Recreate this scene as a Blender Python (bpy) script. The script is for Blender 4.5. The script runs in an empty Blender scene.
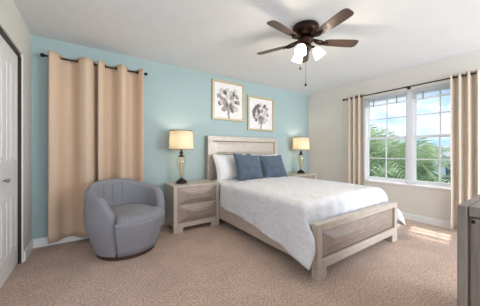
import bpy, bmesh, math, random
from mathutils import Vector, Matrix, noise

random.seed(7)
C = bpy.context.scene.collection
scene = bpy.context.scene
PI = math.pi


def lin(c):
    return tuple(((v / 255 / 12.92) if v / 255 <= 0.04045 else ((v / 255 + 0.055) / 1.055) ** 2.4) for v in c) + (1.0,)


# ------------------------------------------------------------------ camera
EYE = 1.115
YAW = math.radians(33.93)
cam_data = bpy.data.cameras.new('camera')
cam_data.sensor_width = 36.0
cam_data.lens = 36.0 * 220.0 / 480.0
cam_data.shift_y = -2.0 / 480.0
cam_data.clip_start = 0.05
cam_data.clip_end = 300
cam = bpy.data.objects.new('camera', cam_data)
C.objects.link(cam)
cam.location = (0, 0, EYE)
cam.rotation_euler = (math.radians(90), 0, -YAW)
scene.camera = cam

# ------------------------------------------------------------------ world: sky with drifting clouds
W = bpy.data.worlds.new('sky')
scene.world = W
W.use_nodes = True
nt = W.node_tree
nt.nodes.clear()
wo = nt.nodes.new('ShaderNodeOutputWorld')
bg = nt.nodes.new('ShaderNodeBackground')
bg.inputs['Strength'].default_value = 1.75
tc = nt.nodes.new('ShaderNodeTexCoord')
mp = nt.nodes.new('ShaderNodeMapping')
mp.inputs['Scale'].default_value = (2.2, 2.2, 5.0)
mp.inputs['Location'].default_value = (0.3, 0.1, 0.2)
ns = nt.nodes.new('ShaderNodeTexNoise')
ns.inputs['Scale'].default_value = 2.2
ns.inputs['Detail'].default_value = 6
rp = nt.nodes.new('ShaderNodeValToRGB')
rp.color_ramp.elements[0].position = 0.40
rp.color_ramp.elements[0].color = (0.34, 0.50, 0.80, 1)
rp.color_ramp.elements[1].position = 0.62
rp.color_ramp.elements[1].color = (0.82, 0.84, 0.88, 1)
nt.links.new(tc.outputs['Generated'], mp.inputs['Vector'])
nt.links.new(mp.outputs['Vector'], ns.inputs['Vector'])
nt.links.new(ns.outputs['Fac'], rp.inputs['Fac'])
nt.links.new(rp.outputs['Color'], bg.inputs['Color'])
nt.links.new(bg.outputs['Background'], wo.inputs['Surface'])


# ------------------------------------------------------------------ lights
def lamp(name, kind, loc, energy, color=(1, 1, 1), target=None, **kw):
    d = bpy.data.lights.new(name, kind)
    d.energy = energy
    d.color = color
    for k, v in kw.items():
        setattr(d, k, v)
    o = bpy.data.objects.new(name, d)
    C.objects.link(o)
    o.location = loc
    if target is not None:
        o.rotation_euler = (Vector(target) - Vector(loc)).to_track_quat('-Z', 'Y').to_euler()
    return o


SUN = lamp('sun', 'SUN', (8, 2, 9), 5.5, (1.0, 0.97, 0.93), angle=math.radians(3))
SUN.rotation_euler = Vector((-0.50, -0.10, -0.95)).to_track_quat('-Z', 'Y').to_euler()
lamp('added_fill_wide', 'AREA', (1.9, -3.7, 0.9), 128, (0.88, 0.945, 1.0), target=(2.0, 2.8, 1.9),  # added fill light on the open side behind the camera
     shape='RECTANGLE', size=4.4, size_y=1.2)
lamp('added_fill_right', 'AREA', (3.8, -3.1, 1.2), 140, (0.82, 0.91, 1.0), target=(1.4, 3.2, 1.2),  # second added fill, from the right
     shape='RECTANGLE', size=1.8, size_y=2.0)

scene.view_settings.view_transform = 'Standard'
scene.view_settings.look = 'None'
scene.view_settings.exposure = 0.10
scene.view_settings.gamma = 1.0
scene.view_settings.use_curve_mapping = False


# ------------------------------------------------------------------ materials
def mat(name, color, rough=0.6, metal=0.0, noise_amt=0.0, noise_scale=20.0, bump=0.0, bump_scale=200.0,
        stretch=(1, 1, 1), color2=None, sheen=0.0, spec=0.4, transl=0.0, detail=4.0):
    m = bpy.data.materials.new(name)
    m.use_nodes = True
    t = m.node_tree
    b = t.nodes['Principled BSDF']
    b.inputs['Roughness'].default_value = rough
    b.inputs['Metallic'].default_value = metal
    b.inputs['Specular IOR Level'].default_value = spec
    if sheen:
        b.inputs['Sheen Weight'].default_value = sheen
        b.inputs['Sheen Roughness'].default_value = 0.5
    co = t.nodes.new('ShaderNodeTexCoord')
    mpn = t.nodes.new('ShaderNodeMapping')
    mpn.inputs['Scale'].default_value = stretch
    t.links.new(co.outputs['Object'], mpn.inputs['Vector'])
    n = t.nodes.new('ShaderNodeTexNoise')
    n.inputs['Scale'].default_value = noise_scale
    n.inputs['Detail'].default_value = detail
    t.links.new(mpn.outputs['Vector'], n.inputs['Vector'])
    r = t.nodes.new('ShaderNodeValToRGB')
    c1 = lin(color)
    if color2 is None:
        c0 = tuple(v * (1 - noise_amt) for v in c1[:3]) + (1,)
        c2 = tuple(min(1, v * (1 + noise_amt)) for v in c1[:3]) + (1,)
    else:
        c0, c2 = c1, lin(color2)
    r.color_ramp.elements[0].position = 0.32
    r.color_ramp.elements[1].position = 0.68
    r.color_ramp.elements[0].color = c0
    r.color_ramp.elements[1].color = c2
    t.links.new(n.outputs['Fac'], r.inputs['Fac'])
    t.links.new(r.outputs['Color'], b.inputs['Base Color'])
    if bump:
        n2 = t.nodes.new('ShaderNodeTexNoise')
        n2.inputs['Scale'].default_value = bump_scale
        n2.inputs['Detail'].default_value = 3
        t.links.new(mpn.outputs['Vector'], n2.inputs['Vector'])
        bp = t.nodes.new('ShaderNodeBump')
        bp.inputs['Strength'].default_value = bump
        bp.inputs['Distance'].default_value = 0.01
        t.links.new(n2.outputs['Fac'], bp.inputs['Height'])
        t.links.new(bp.outputs['Normal'], b.inputs['Normal'])
    if transl:
        tr = t.nodes.new('ShaderNodeBsdfTranslucent')
        t.links.new(r.outputs['Color'], tr.inputs['Color'])
        mx = t.nodes.new('ShaderNodeMixShader')
        mx.inputs['Fac'].default_value = transl
        out = t.nodes['Material Output']
        t.links.new(b.outputs['BSDF'], mx.inputs[1])
        t.links.new(tr.outputs['BSDF'], mx.inputs[2])
        t.links.new(mx.outputs['Shader'], out.inputs['Surface'])
    return m


def pane_mat(name, tint=(1, 1, 1, 1), refl=0.06, rough=0.0):
    m = bpy.data.materials.new(name)
    m.use_nodes = True
    t = m.node_tree
    t.nodes.clear()
    out = t.nodes.new('ShaderNodeOutputMaterial')
    tr = t.nodes.new('ShaderNodeBsdfTransparent')
    tr.inputs['Color'].default_value = tint
    gl = t.nodes.new('ShaderNodeBsdfGlossy')
    gl.inputs['Roughness'].default_value = rough
    lw = t.nodes.new('ShaderNodeFresnel')
    lw.inputs['IOR'].default_value = 1.45
    ad = t.nodes.new('ShaderNodeMath')
    ad.operation = 'ADD'
    ad.use_clamp = True
    ad.inputs[1].default_value = refl
    mx = t.nodes.new('ShaderNodeMixShader')
    t.links.new(lw.outputs['Fac'], ad.inputs[0])
    geo = t.nodes.new('ShaderNodeNewGeometry')      # the inner face of the sheet adds no second reflection
    inv = t.nodes.new('ShaderNodeMath')
    inv.operation = 'SUBTRACT'
    inv.inputs[0].default_value = 1.0
    t.links.new(geo.outputs['Backfacing'], inv.inputs[1])
    ml = t.nodes.new('ShaderNodeMath')
    ml.operation = 'MULTIPLY'
    t.links.new(ad.outputs[0], ml.inputs[0])
    t.links.new(inv.outputs[0], ml.inputs[1])
    t.links.new(ml.outputs[0], mx.inputs['Fac'])
    t.links.new(tr.outputs[0], mx.inputs[1])
    t.links.new(gl.outputs[0], mx.inputs[2])
    t.links.new(mx.outputs[0], out.inputs['Surface'])
    return m


def glow_mat(name, color, strength, transl=0.5):
    m = bpy.data.materials.new(name)
    m.use_nodes = True
    b = m.node_tree.nodes['Principled BSDF']
    b.inputs['Base Color'].default_value = lin(color)
    b.inputs['Roughness'].default_value = 0.4
    b.inputs['Emission Color'].default_value = lin(color)
    b.inputs['Emission Strength'].default_value = strength
    return m


def carpet_mat():
    m = mat('carpet', (156, 126, 108), 0.95, color2=(240, 213, 195), noise_scale=62, bump=1.0, bump_scale=150, spec=0.1, detail=10,
            sheen=0.15)
    t = m.node_tree
    b = t.nodes['Principled BSDF']
    ramp = [n for n in t.nodes if n.type == 'VALTORGB'][0]
    for q in t.nodes:
        if q.type == 'TEX_NOISE' and q.inputs['Detail'].default_value == 10:
            q.inputs['Roughness'].default_value = 0.68
    co = [n for n in t.nodes if n.type == 'TEX_COORD'][0]
    n = t.nodes.new('ShaderNodeTexNoise')          # footprints and vacuum marks pressed into the pile
    n.inputs['Scale'].default_value = 3.2
    n.inputs['Detail'].default_value = 3
    n.inputs['Distortion'].default_value = 1.0
    t.links.new(co.outputs['Object'], n.inputs['Vector'])
    mr = t.nodes.new('ShaderNodeMapRange')
    mr.inputs['From Min'].default_value = 0.35
    mr.inputs['From Max'].default_value = 0.65
    mr.inputs['To Min'].default_value = 0.90
    mr.inputs['To Max'].default_value = 1.05
    t.links.new(n.outputs['Fac'], mr.inputs['Value'])
    mul = t.nodes.new('ShaderNodeMix')
    mul.data_type = 'RGBA'
    mul.blend_type = 'MULTIPLY'
    mul.inputs['Factor'].default_value = 1.0
    t.links.new(ramp.outputs['Color'], mul.inputs['A'])
    t.links.new(mr.outputs['Result'], mul.inputs['B'])
    t.links.new(mul.outputs['Result'], b.inputs['Base Color'])
    return m


def quilt_mat():
    m = mat('quilt_cotton', (226, 226, 228), 0.85, noise_amt=0.03, noise_scale=60, spec=0.15, sheen=0.1)
    t = m.node_tree
    b = t.nodes['Principled BSDF']
    co = [n for n in t.nodes if n.type == 'TEX_COORD'][0]
    v = t.nodes.new('ShaderNodeTexVoronoi')
    v.inputs['Scale'].default_value = 20
    t.links.new(co.outputs['Object'], v.inputs['Vector'])
    bp = t.nodes.new('ShaderNodeBump')
    bp.inputs['Strength'].default_value = 0.6
    bp.inputs['Distance'].default_value = 0.012
    bp.invert = True
    t.links.new(v.outputs['Distance'], bp.inputs['Height'])
    t.links.new(bp.outputs['Normal'], b.inputs['Normal'])
    return m


M = {}
M['carpet'] = carpet_mat()
M['teal'] = mat('teal_wall_paint', (165, 183, 182), 0.8, noise_amt=0.012, noise_scale=3, bump=0.06, bump_scale=160, spec=0.2)
M['cream'] = mat('cream_wall_paint', (223, 219, 211), 0.8, noise_amt=0.012, noise_scale=3, bump=0.06, bump_scale=160, spec=0.2)
M['ceil'] = mat('ceiling_paint', (228, 229, 231), 0.9, noise_amt=0.015, noise_scale=8, bump=0.12, bump_scale=90, spec=0.1)
M['white'] = mat('white_trim_paint', (238, 237, 236), 0.4, noise_amt=0.01, noise_scale=5)
M['vinyl'] = mat('white_window_vinyl', (236, 238, 242), 0.35, noise_amt=0.01, noise_scale=5)
M['track_and_jamb_shade'] = mat('bronze_track_and_jamb_shade', (62, 52, 44), 0.4, metal=0.5, noise_amt=0.1)  # head track, also the shade drawn on the closet jamb
WOODC = (196, 180, 163)
M['wood_x'] = mat('champagne_wood_grain_across', (184, 170, 156), 0.38, metal=0.12, color2=(207, 195, 181), noise_scale=9,
                  stretch=(1.0, 12, 14), bump=0.05, bump_scale=30)
M['wood_y'] = mat('champagne_wood_grain_deep', (184, 170, 156), 0.38, metal=0.12, color2=(207, 195, 181), noise_scale=9,
                  stretch=(12, 1.0, 14), bump=0.05, bump_scale=30)
M['wood_z'] = mat('champagne_wood_grain_upright', (184, 170, 156), 0.38, metal=0.12, color2=(207, 195, 181), noise_scale=9,
                  stretch=(12, 12, 1.0), bump=0.05, bump_scale=30)
M['panel'] = mat('champagne_wood_panel_shaded', (148, 132, 121), 0.3, metal=0.15, color2=(174, 158, 146), noise_scale=9,
                 stretch=(1.0, 12, 14), bump=0.05, bump_scale=30)  # same wood as the frames, with the panels' shade put into the tone
M['groove'] = mat('dark_groove_backing', (104, 90, 80), 0.6, noise_amt=0.08)  # darker brown backing that shows as lines between frames and panels
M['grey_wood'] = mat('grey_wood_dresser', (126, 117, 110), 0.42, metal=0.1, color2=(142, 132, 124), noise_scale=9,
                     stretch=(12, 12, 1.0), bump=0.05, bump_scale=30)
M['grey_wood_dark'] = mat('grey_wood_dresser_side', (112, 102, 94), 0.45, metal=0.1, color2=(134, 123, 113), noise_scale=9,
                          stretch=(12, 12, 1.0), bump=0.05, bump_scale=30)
M['bronze'] = mat('oil_rubbed_bronze', (50, 35, 27), 0.3, metal=0.8, noise_amt=0.2, noise_scale=12)
M['black_metal'] = mat('black_metal', (34, 31, 30), 0.4, metal=0.5, noise_amt=0.1)
M['blade'] = mat('walnut_fan_blade', (62, 48, 42), 0.38, color2=(88, 70, 62), noise_scale=7, stretch=(1, 14, 1), spec=0.5)
M['fan_glass'] = glow_mat('lit_frosted_glass', (255, 240, 220), 3.2)
M['drape_warm_glow'] = mat('tan_curtain_cloth_warm_glow', (214, 186, 160), 0.85, noise_amt=0.04, noise_scale=120, transl=0.05, spec=0.1, bump=0.08, bump_scale=400)  # warm glow of light through the cloth is put into this tone
M['drape_beige'] = mat('beige_curtain_cloth', (220, 206, 189), 0.85, noise_amt=0.04, noise_scale=120, transl=0.05, spec=0.1, bump=0.08, bump_scale=400)
M['chair_cloth'] = mat('grey_blue_tweed', (130, 129, 134), 0.92, color2=(150, 149, 154), noise_scale=130, bump=0.25, bump_scale=420, spec=0.12, sheen=0.15)
M['seam'] = mat('dark_grey_seam_thread', (124, 123, 131), 0.9, noise_amt=0.05)
M['chair_wood'] = mat('walnut_plinth', (74, 50, 38), 0.4, noise_amt=0.15, noise_scale=15, stretch=(1, 1, 6))
M['quilt'] = quilt_mat()
M['sheet'] = mat('white_sheet_cotton', (228, 226, 224), 0.88, noise_amt=0.02, noise_scale=60, spec=0.12, bump=0.1, bump_scale=40)
M['pillow_blue'] = mat('slate_blue_velvet', (72, 84, 98), 0.8, color2=(88, 101, 116), noise_scale=16, bump=0.15, bump_scale=160, spec=0.2, sheen=0.25)
M['shade'] = mat('cream_linen_shade', (246, 236, 216), 0.8, noise_amt=0.03, noise_scale=140, transl=0.5, spec=0.1)
M['shade_trim'] = mat('brown_shade_trim', (132, 104, 76), 0.7, noise_amt=0.05)
M['lamp_black'] = mat('dark_bronze_lamp_metal', (46, 38, 34), 0.35, metal=0.6, noise_amt=0.1)
M['amber'] = pane_mat('amber_mercury_glass', (0.97, 0.91, 0.80, 1), 0.14, 0.15)
M['amber_core'] = mat('gilded_lamp_stem', (222, 190, 140), 0.35, metal=0.3, noise_amt=0.1)
M['pane'] = pane_mat('window_glass', (0.97, 0.985, 0.98, 1), 0.0)
M['picture_glass'] = pane_mat('picture_glass', (1, 1, 1, 1), 0.03)
M['frame'] = mat('champagne_gold_frame', (196, 178, 146), 0.4, metal=0.35, noise_amt=0.12, noise_scale=40)
M['mat_board'] = mat('white_mat_board', (236, 232, 228), 0.9, noise_amt=0.01)
M['ink_dark'] = mat('dark_umber_ink', (112, 100, 96), 0.9, noise_amt=0.15, noise_scale=60)
M['ink_mid'] = mat('warm_grey_ink', (164, 152, 146), 0.9, noise_amt=0.15, noise_scale=60)
M['ink_pale'] = mat('pale_grey_ink', (206, 198, 193), 0.9, noise_amt=0.12, noise_scale=60)
M['blind'] = mat('white_blind_slats', (240, 243, 248), 0.5, noise_amt=0.01, transl=0.6)
M['clip'] = mat('grey_blind_clip', (150, 150, 156), 0.4, noise_amt=0.05)
M['chrome'] = mat('brushed_nickel', (150, 144, 138), 0.3, metal=0.9, noise_amt=0.05)
M['frond'] = mat('palm_frond_green', (112, 136, 96), 0.5, color2=(180, 196, 156), noise_scale=3, transl=0.35)
M['frond_stem'] = mat('palm_stalk_green', (140, 160, 96), 0.5, noise_amt=0.1)
M['bark'] = mat('palm_trunk_bark', (120, 104, 88), 0.9, noise_amt=0.3, noise_scale=12, stretch=(1, 1, 5))
M['leaf'] = mat('shrub_leaf_green', (58, 80, 64), 0.6, color2=(100, 122, 98), noise_scale=2.5, transl=0.3)
M['lawn'] = mat('lawn_grass', (86, 120, 62), 0.9, color2=(120, 150, 86), noise_scale=5)
M['stucco'] = mat('pale_stucco', (214, 216, 222), 0.9, noise_amt=0.03, noise_scale=6)
M['roof'] = mat('grey_roof_shingle', (150, 150, 156), 0.9, noise_amt=0.1, noise_scale=14)
M['dark_pane'] = mat('dark_house_glass', (70, 84, 100), 0.15, noise_amt=0.1, noise_scale=2)


# ------------------------------------------------------------------ mesh helpers
def obj(name, bm, m, parent=None, smooth=False, bevel=0.0, loc=None):
    me = bpy.data.meshes.new(name)
    bmesh.ops.recalc_face_normals(bm, faces=bm.faces[:])
    bm.to_mesh(me)
    bm.free()
    o = bpy.data.objects.new(name, me)
    C.objects.link(o)
    for mm in (m if isinstance(m, (list, tuple)) else [m]):
        me.materials.append(M[mm])
    if smooth:
        for p in me.polygons:
            p.use_smooth = True
    if bevel:
        b = o.modifiers.new('bevel', 'BEVEL')
        b.width = bevel
        b.segments = 2
        b.limit_method = 'ANGLE'
    if parent is not None:
        o.parent = parent
    if loc is not None:
        o.location = loc
    return o


def thing(name, label, cat, loc=(0, 0, 0), rotz=0.0, group=None):
    o = bpy.data.objects.new(name, None)
    o.empty_display_size = 0.1
    C.objects.link(o)
    o.location = loc
    o.rotation_euler = (0, 0, rotz)
    return tag(o, label, cat, group)


def tag(o, label, cat, group=None):
    o['label'] = label
    o['category'] = cat
    if group:
        o['group'] = group
    return o


def struct(name, bm, m, parent=None, **kw):
    o = obj(name, bm, m, parent, **kw)
    if parent is None:
        o['kind'] = 'structure'
    return o


def box(bm, x0, x1, y0, y1, z0, z1, mi=0):
    vs = [bm.verts.new((x, y, z)) for x in (x0, x1) for y in (y0, y1) for z in (z0, z1)]
    for q in ((0, 1, 3, 2), (4, 6, 7, 5), (0, 4, 5, 1), (2, 3, 7, 6), (0, 2, 6, 4), (1, 5, 7, 3)):
        f = bm.faces.new([vs[i] for i in q])
        f.material_index = mi
    return vs


def boxes(*bs):
    bm = bmesh.new()
    for b in bs:
        box(bm, *b)
    return bm


def lathe(prof, n=32, bm=None, centre=(0, 0, 0), cap=True):
    bm = bm or bmesh.new()
    cx, cy, cz = centre
    rings = []
    for r, z in prof:
        rings.append([bm.verts.new((cx + r * math.cos(2 * PI * k / n), cy + r * math.sin(2 * PI * k / n), cz + z)) for k in range(n)])
    for a, b in zip(rings, rings[1:]):
        for k in range(n):
            bm.faces.new((a[k], a[(k + 1) % n], b[(k + 1) % n], b[k]))
    if cap:
        for ring in (rings[0], rings[-1]):
            try:
                bm.faces.new(ring)
            except ValueError:
                pass
    return bm


def tube(bm, pts, r, n=8, closed=False):
    pts = [Vector(p) for p in pts]
    rr = r if isinstance(r, (list, tuple)) else [r] * len(pts)
    rings = []
    N = len(pts)
    for i, p in enumerate(pts):
        a = pts[(i - 1) % N] if (closed or i > 0) else pts[i]
        b = pts[(i + 1) % N] if (closed or i < N - 1) else pts[i]
        d = (b - a).normalized()
        up = Vector((0, 0, 1)) if abs(d.z) < 0.9 else Vector((1, 0, 0))
        u = d.cross(up).normalized()
        v = d.cross(u)
        rings.append([bm.verts.new(p + (u * math.cos(2 * PI * k / n) + v * math.sin(2 * PI * k / n)) * rr[i]) for k in range(n)])
    pairs = list(zip(rings, rings[1:])) + ([(rings[-1], rings[0])] if closed else [])
    for a, b in pairs:
        for k in range(n):
            bm.faces.new((a[k], a[(k + 1) % n], b[(k + 1) % n], b[k]))
    if not closed:
        bm.faces.new(rings[0])
        bm.faces.new(rings[-1])
    return bm


def ball(bm, c, r, n=12, sz=1.0):
    prof = [(max(1e-4, r * math.sin(PI * k / 8)), -r * sz * math.cos(PI * k / 8)) for k in range(9)]
    return lathe(prof, n, bm, c, cap=True)


def frustum_panel(bm, x0, x1, z0, z1, y, inset, raise_, thick=0.012):
    """A bevelled panel in the XZ plane facing -Y: raised centre with four sloped facets."""
    back = [bm.verts.new(p) for p in ((x0, y + thick, z0), (x1, y + thick, z0), (x1, y + thick, z1), (x0, y + thick, z1))]
    edge = [bm.verts.new(p) for p in ((x0, y, z0), (x1, y, z0), (x1, y, z1), (x0, y, z1))]
    ix, iz = inset
    top = [bm.verts.new(p) for p in ((x0 + ix, y - raise_, z0 + iz), (x1 - ix, y - raise_, z0 + iz),
                                     (x1 - ix, y - raise_, z1 - iz), (x0 + ix, y - raise_, z1 - iz))]
    for k in range(4):
        j = (k + 1) % 4
        bm.faces.new((back[k], back[j], edge[j], edge[k]))
        bm.faces.new((edge[k], edge[j], top[j], top[k]))
    bm.faces.new(top)
    bm.faces.new(back[::-1])
    return bm


def grid_mesh(rows, closed_u=False, bm=None):
    bm = bm or bmesh.new()
    vs = [[bm.verts.new(p) for p in row] for row in rows]
    for a, b in zip(vs, vs[1:]):
        n = len(a)
        for k in range(n if closed_u else n - 1):
            bm.faces.new((a[k], a[(k + 1) % n], b[(k + 1) % n], b[k]))
    return bm, vs


def solid(o, t, offset=0.0):
    s = o.modifiers.new('thickness', 'SOLIDIFY')
    s.thickness = t
    s.offset = offset
    return o


def smooth01(x):
    x = max(0.0, min(1.0, x))
    return x * x * (3 - 2 * x)


# ------------------------------------------------------------------ room shell
XL, XR, YB, H = -0.576, 4.27, 3.43, 2.445
struct('floor', boxes((XL - 0.7, XR + 0.14, -4.2, YB + 0.12, -0.12, 0.0)), 'carpet')
struct('ceiling', boxes((XL - 0.7, XR + 0.14, -4.2, YB + 0.12, H, H + 0.12)), 'ceil')
struct('wall_back', boxes((XL - 0.12, XR, YB, YB + 0.12, 0, H)), 'teal')
# closet wall on the left with its door opening
DY0, DY1, DZ = 1.25, 3.035, 2.075
struct('wall_left', boxes((XL - 0.12, XL, DY1, YB, 0, H), (XL - 0.12, XL, DY0, DY1, DZ, H), (XL - 0.12, XL, -0.5, DY0, 0, H)), 'cream')
# window wall on the right
WY0, WY1, WZ0, WZ1 = 0.73, 2.13, 0.575, 2.10
struct('wall_right', boxes((XR, XR + 0.14, WY1, YB + 0.12, 0, H), (XR, XR + 0.14, -0.5, WY0, 0, H),
                           (XR, XR + 0.14, WY0, WY1, 0, WZ0), (XR, XR + 0.14, WY0, WY1, WZ1, H)), 'cream')


def baseboard(name, x0, x1, y0, y1, side):
    bm = bmesh.new()
    box(bm, x0, x1, y0, y1, 0, 0.085)
    if side == 'y':
        box(bm, x0, x1, y0 + 0.006, y1, 0.085, 0.1)
    elif side == 'x-':
        box(bm, x0 + 0.006, x1, y0, y1, 0.085, 0.1)
    else:
        box(bm, x0, x1 - 0.006, y0, y1, 0.085, 0.1)
    struct(name, bm, 'white')


baseboard('baseboard_back', XL + 0.016, XR - 0.016, YB - 0.016, YB, 'y')
baseboard('baseboard_left', XL, XL + 0.016, DY1 + 0.03, YB, 'x+')
baseboard('baseboard_right', XR - 0.016, XR, -0.3, YB, 'x-')

# closet opening: corner bead trim, bronze head track, dark strip painting the jamb's shade, bifold leaves
struct('trim_1', boxes((XL - 0.12, XL + 0.004, DY1 - 0.004, DY1 + 0.03, 0, DZ + 0.004)), 'white')
struct('trim_2', boxes((XL - 0.075, XL - 0.012, DY0, DY1 - 0.004, DZ - 0.028, DZ), (XL - 0.075, XL - 0.006, DY1 - 0.013, DY1 - 0.004, 0, DZ - 0.028)), 'track_and_jamb_shade')


def door_leaf(y0, y1, knob):
    bm = bmesh.new()
    xf = XL - 0.03
    box(bm, xf - 0.035, xf, y0, y1, 0.015, DZ - 0.03)
    w = (y1 - y0)
    col = (w - 0.20) / 2
    for c in range(2):
        a = y0 + 0.06 + c * (col + 0.08)
        b = a + col
        for z0, z1 in ((0.20, 0.70), (1.02, 1.90)):
            # moulded rim, sunk field and raised centre
            e = 0.018
            for q in ((a, a + e, z0, z1), (b - e, b, z0, z1), (a + e, b - e, z0, z0 + e), (a + e, b - e, z1 - e, z1)):
                box(bm, xf, xf + 0.004, *q)
            box(bm, xf, xf + 0.0035, a + 0.045, b - 0.045, z0 + 0.045, z1 - 0.045)
    return bm


d1 = struct('door_1', door_leaf(2.44, DY1 - 0.022, True), 'white', bevel=0.004)
bmk = bmesh.new()
prof = [(0.006, 0), (0.007, 0.012), (0.016, 0.02), (0.019, 0.03), (0.014, 0.038), (0.001, 0.041)]
lathe(prof, 16, bmk)
bmesh.ops.rotate(bmk, verts=bmk.verts, matrix=Matrix.Rotation(PI / 2, 3, 'Y'), cent=(0, 0, 0))
bmesh.ops.translate(bmk, verts=bmk.verts, vec=(XL - 0.03, 2.585, 0.87))
kn = obj('door_knob', bmk, 'chrome', d1, smooth=True)
kn['label'] = 'small round nickel knob'
struct('door_2', door_leaf(1.845, 2.436, False), 'white', bevel=0.004)

# ------------------------------------------------------------------ window (two double-hung units)
bm = boxes((XR - 0.02, XR + 0.12, WY0, WY1, WZ0 - 0.03, WZ0 + 0.004))
struct('trim_3', bm, 'white', bevel=0.006)
xw = XR + 0.07                                            # outer sash plane


def window_unit(i, y0, y1):
    bm = boxes((XR + 0.03, XR + 0.12, y0, y0 + 0.018, WZ0, WZ1), (XR + 0.03, XR + 0.12, y1 - 0.018, y1, WZ0, WZ1),
               (XR + 0.03, XR + 0.12, y0 + 0.03, y1 - 0.03, WZ1 - 0.035, WZ1), (XR + 0.03, XR + 0.12, y0 + 0.03, y1 - 0.03, WZ0, WZ0 + 0.03))
    w = struct('window_%d' % i, bm, 'vinyl')
    a, b = y0 + 0.018, y1 - 0.018
    zm = 1.345
    for nm, x, z0, z1 in (('lower_sash', XR + 0.05, WZ0 + 0.03, zm + 0.02), ('upper_sash', XR + 0.085, zm - 0.02, WZ1 - 0.035)):
        s = 0.028
        bs = [(x, x + 0.03, a, a + s, z0, z1), (x, x + 0.03, b - s, b, z0, z1),
              (x, x + 0.03, a + s, b - s, z0, z0 + 0.036), (x, x + 0.03, a + s, b - s, z1 - 0.036, z1)]
        ym, zc = (a + b) / 2, (z0 + z1) / 2
        bs += [(x + 0.008, x + 0.022, ym - 0.009, ym + 0.009, z0 + 0.036, z1 - 0.036),
               (x + 0.0085, x + 0.0215, a + s, b - s, zc - 0.009, zc + 0.009)]
        obj(nm, boxes(*bs), 'vinyl', w)
        obj('pane', boxes((x + 0.014, x + 0.017, a + s, b - s, z0 + 0.036, z1 - 0.036)), 'pane', w)
    bl = boxes((XR + 0.042, XR + 0.05, (a + b) / 2 - 0.03, (a + b) / 2 + 0.03, zm + 0.0, zm + 0.018))
    obj('sash_lock', bl, 'vinyl', w)
    return w


window_unit(1, 1.455, WY1)
window_unit(2, WY0, 1.405)
struct('trim_4', boxes((XR + 0.025, XR + 0.13, 1.405, 1.455, WZ0, WZ1)), 'vinyl')


def blind(label, y0, y1):
    t = thing('window_blind', label, 'blind', (XR + 0.025, (y0 + y1) / 2, WZ1), 0)
    hw = (y1 - y0) / 2
    obj('headrail', boxes((-0.02, 0.0, -hw, hw, -0.045, -0.001)), 'blind', t)
    bm = bmesh.new()
    for k in range(5):
        z = -0.066 - k * 0.019
        box(bm, -0.024, 0.0, -hw + 0.004, hw - 0.004, z, z + 0.0025)
    obj('slat_stack', bm, 'blind', t)
    obj('bottom_rail', boxes((-0.024, 0.0, -hw + 0.002, hw - 0.002, -0.178, -0.152)), 'vinyl', t)
    for k in range(2):
        yy = (-0.55 + 1.1 * k) * hw
        o = obj('cord_clip', boxes((-0.027, -0.0245, yy - 0.008, yy + 0.008, -0.175, -0.05)), 'clip', t)


blind('raised white blind across the top of the window, farther unit by the bed', 1.455, WY1 - 0.005)
blind('raised white blind across the top of the window, nearer unit by the right curtain', WY0 + 0.005, 1.40)


# ------------------------------------------------------------------ curtains
def rod(label, p0, p1, along, wall_dir, brackets):
    t = thing('curtain_rod', label, 'curtain rod', p0)
    L = (Vector(p1) - Vector(p0)).length
    ax = Vector((1, 0, 0)) if along == 'x' else Vector((0, 1, 0))
    bm = bmesh.new()
    tube(bm, [ax * 0, ax * L], 0.0095, 10)
    obj('rod', bm, 'black_metal', t, smooth=True)
    for s, q in ((-1, ax * 0), (1, ax * L)):
        bm = bmesh.new()
        tube(bm, [q, q + ax * s * 0.012, q + ax * s * 0.016, q + ax * s * 0.03, q + ax * s * 0.045, q + ax * s * 0.052],
             [0.011, 0.011, 0.018, 0.022, 0.018, 0.004], 12)
        obj('finial', bm, 'black_metal', t, smooth=True)
    wd = Vector(wall_dir)
    for d in brackets:
        q = ax * d
        bm = bmesh.new()
        tube(bm, [q + Vector((0, 0, -0.012)), q + wd * 0.03 + Vector((0, 0, -0.018)), q + wd], 0.006, 8)
        c = q + wd
        n = wd.normalized()
        tube(bm, [c - n * 0.006, c - n * 0.0005], 0.022, 12)
        tube(bm, [q - ax * 0.006, q + ax * 0.006], 0.015, 12)
        obj('bracket', bm, 'black_metal', t, smooth=True)
    return t


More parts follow.
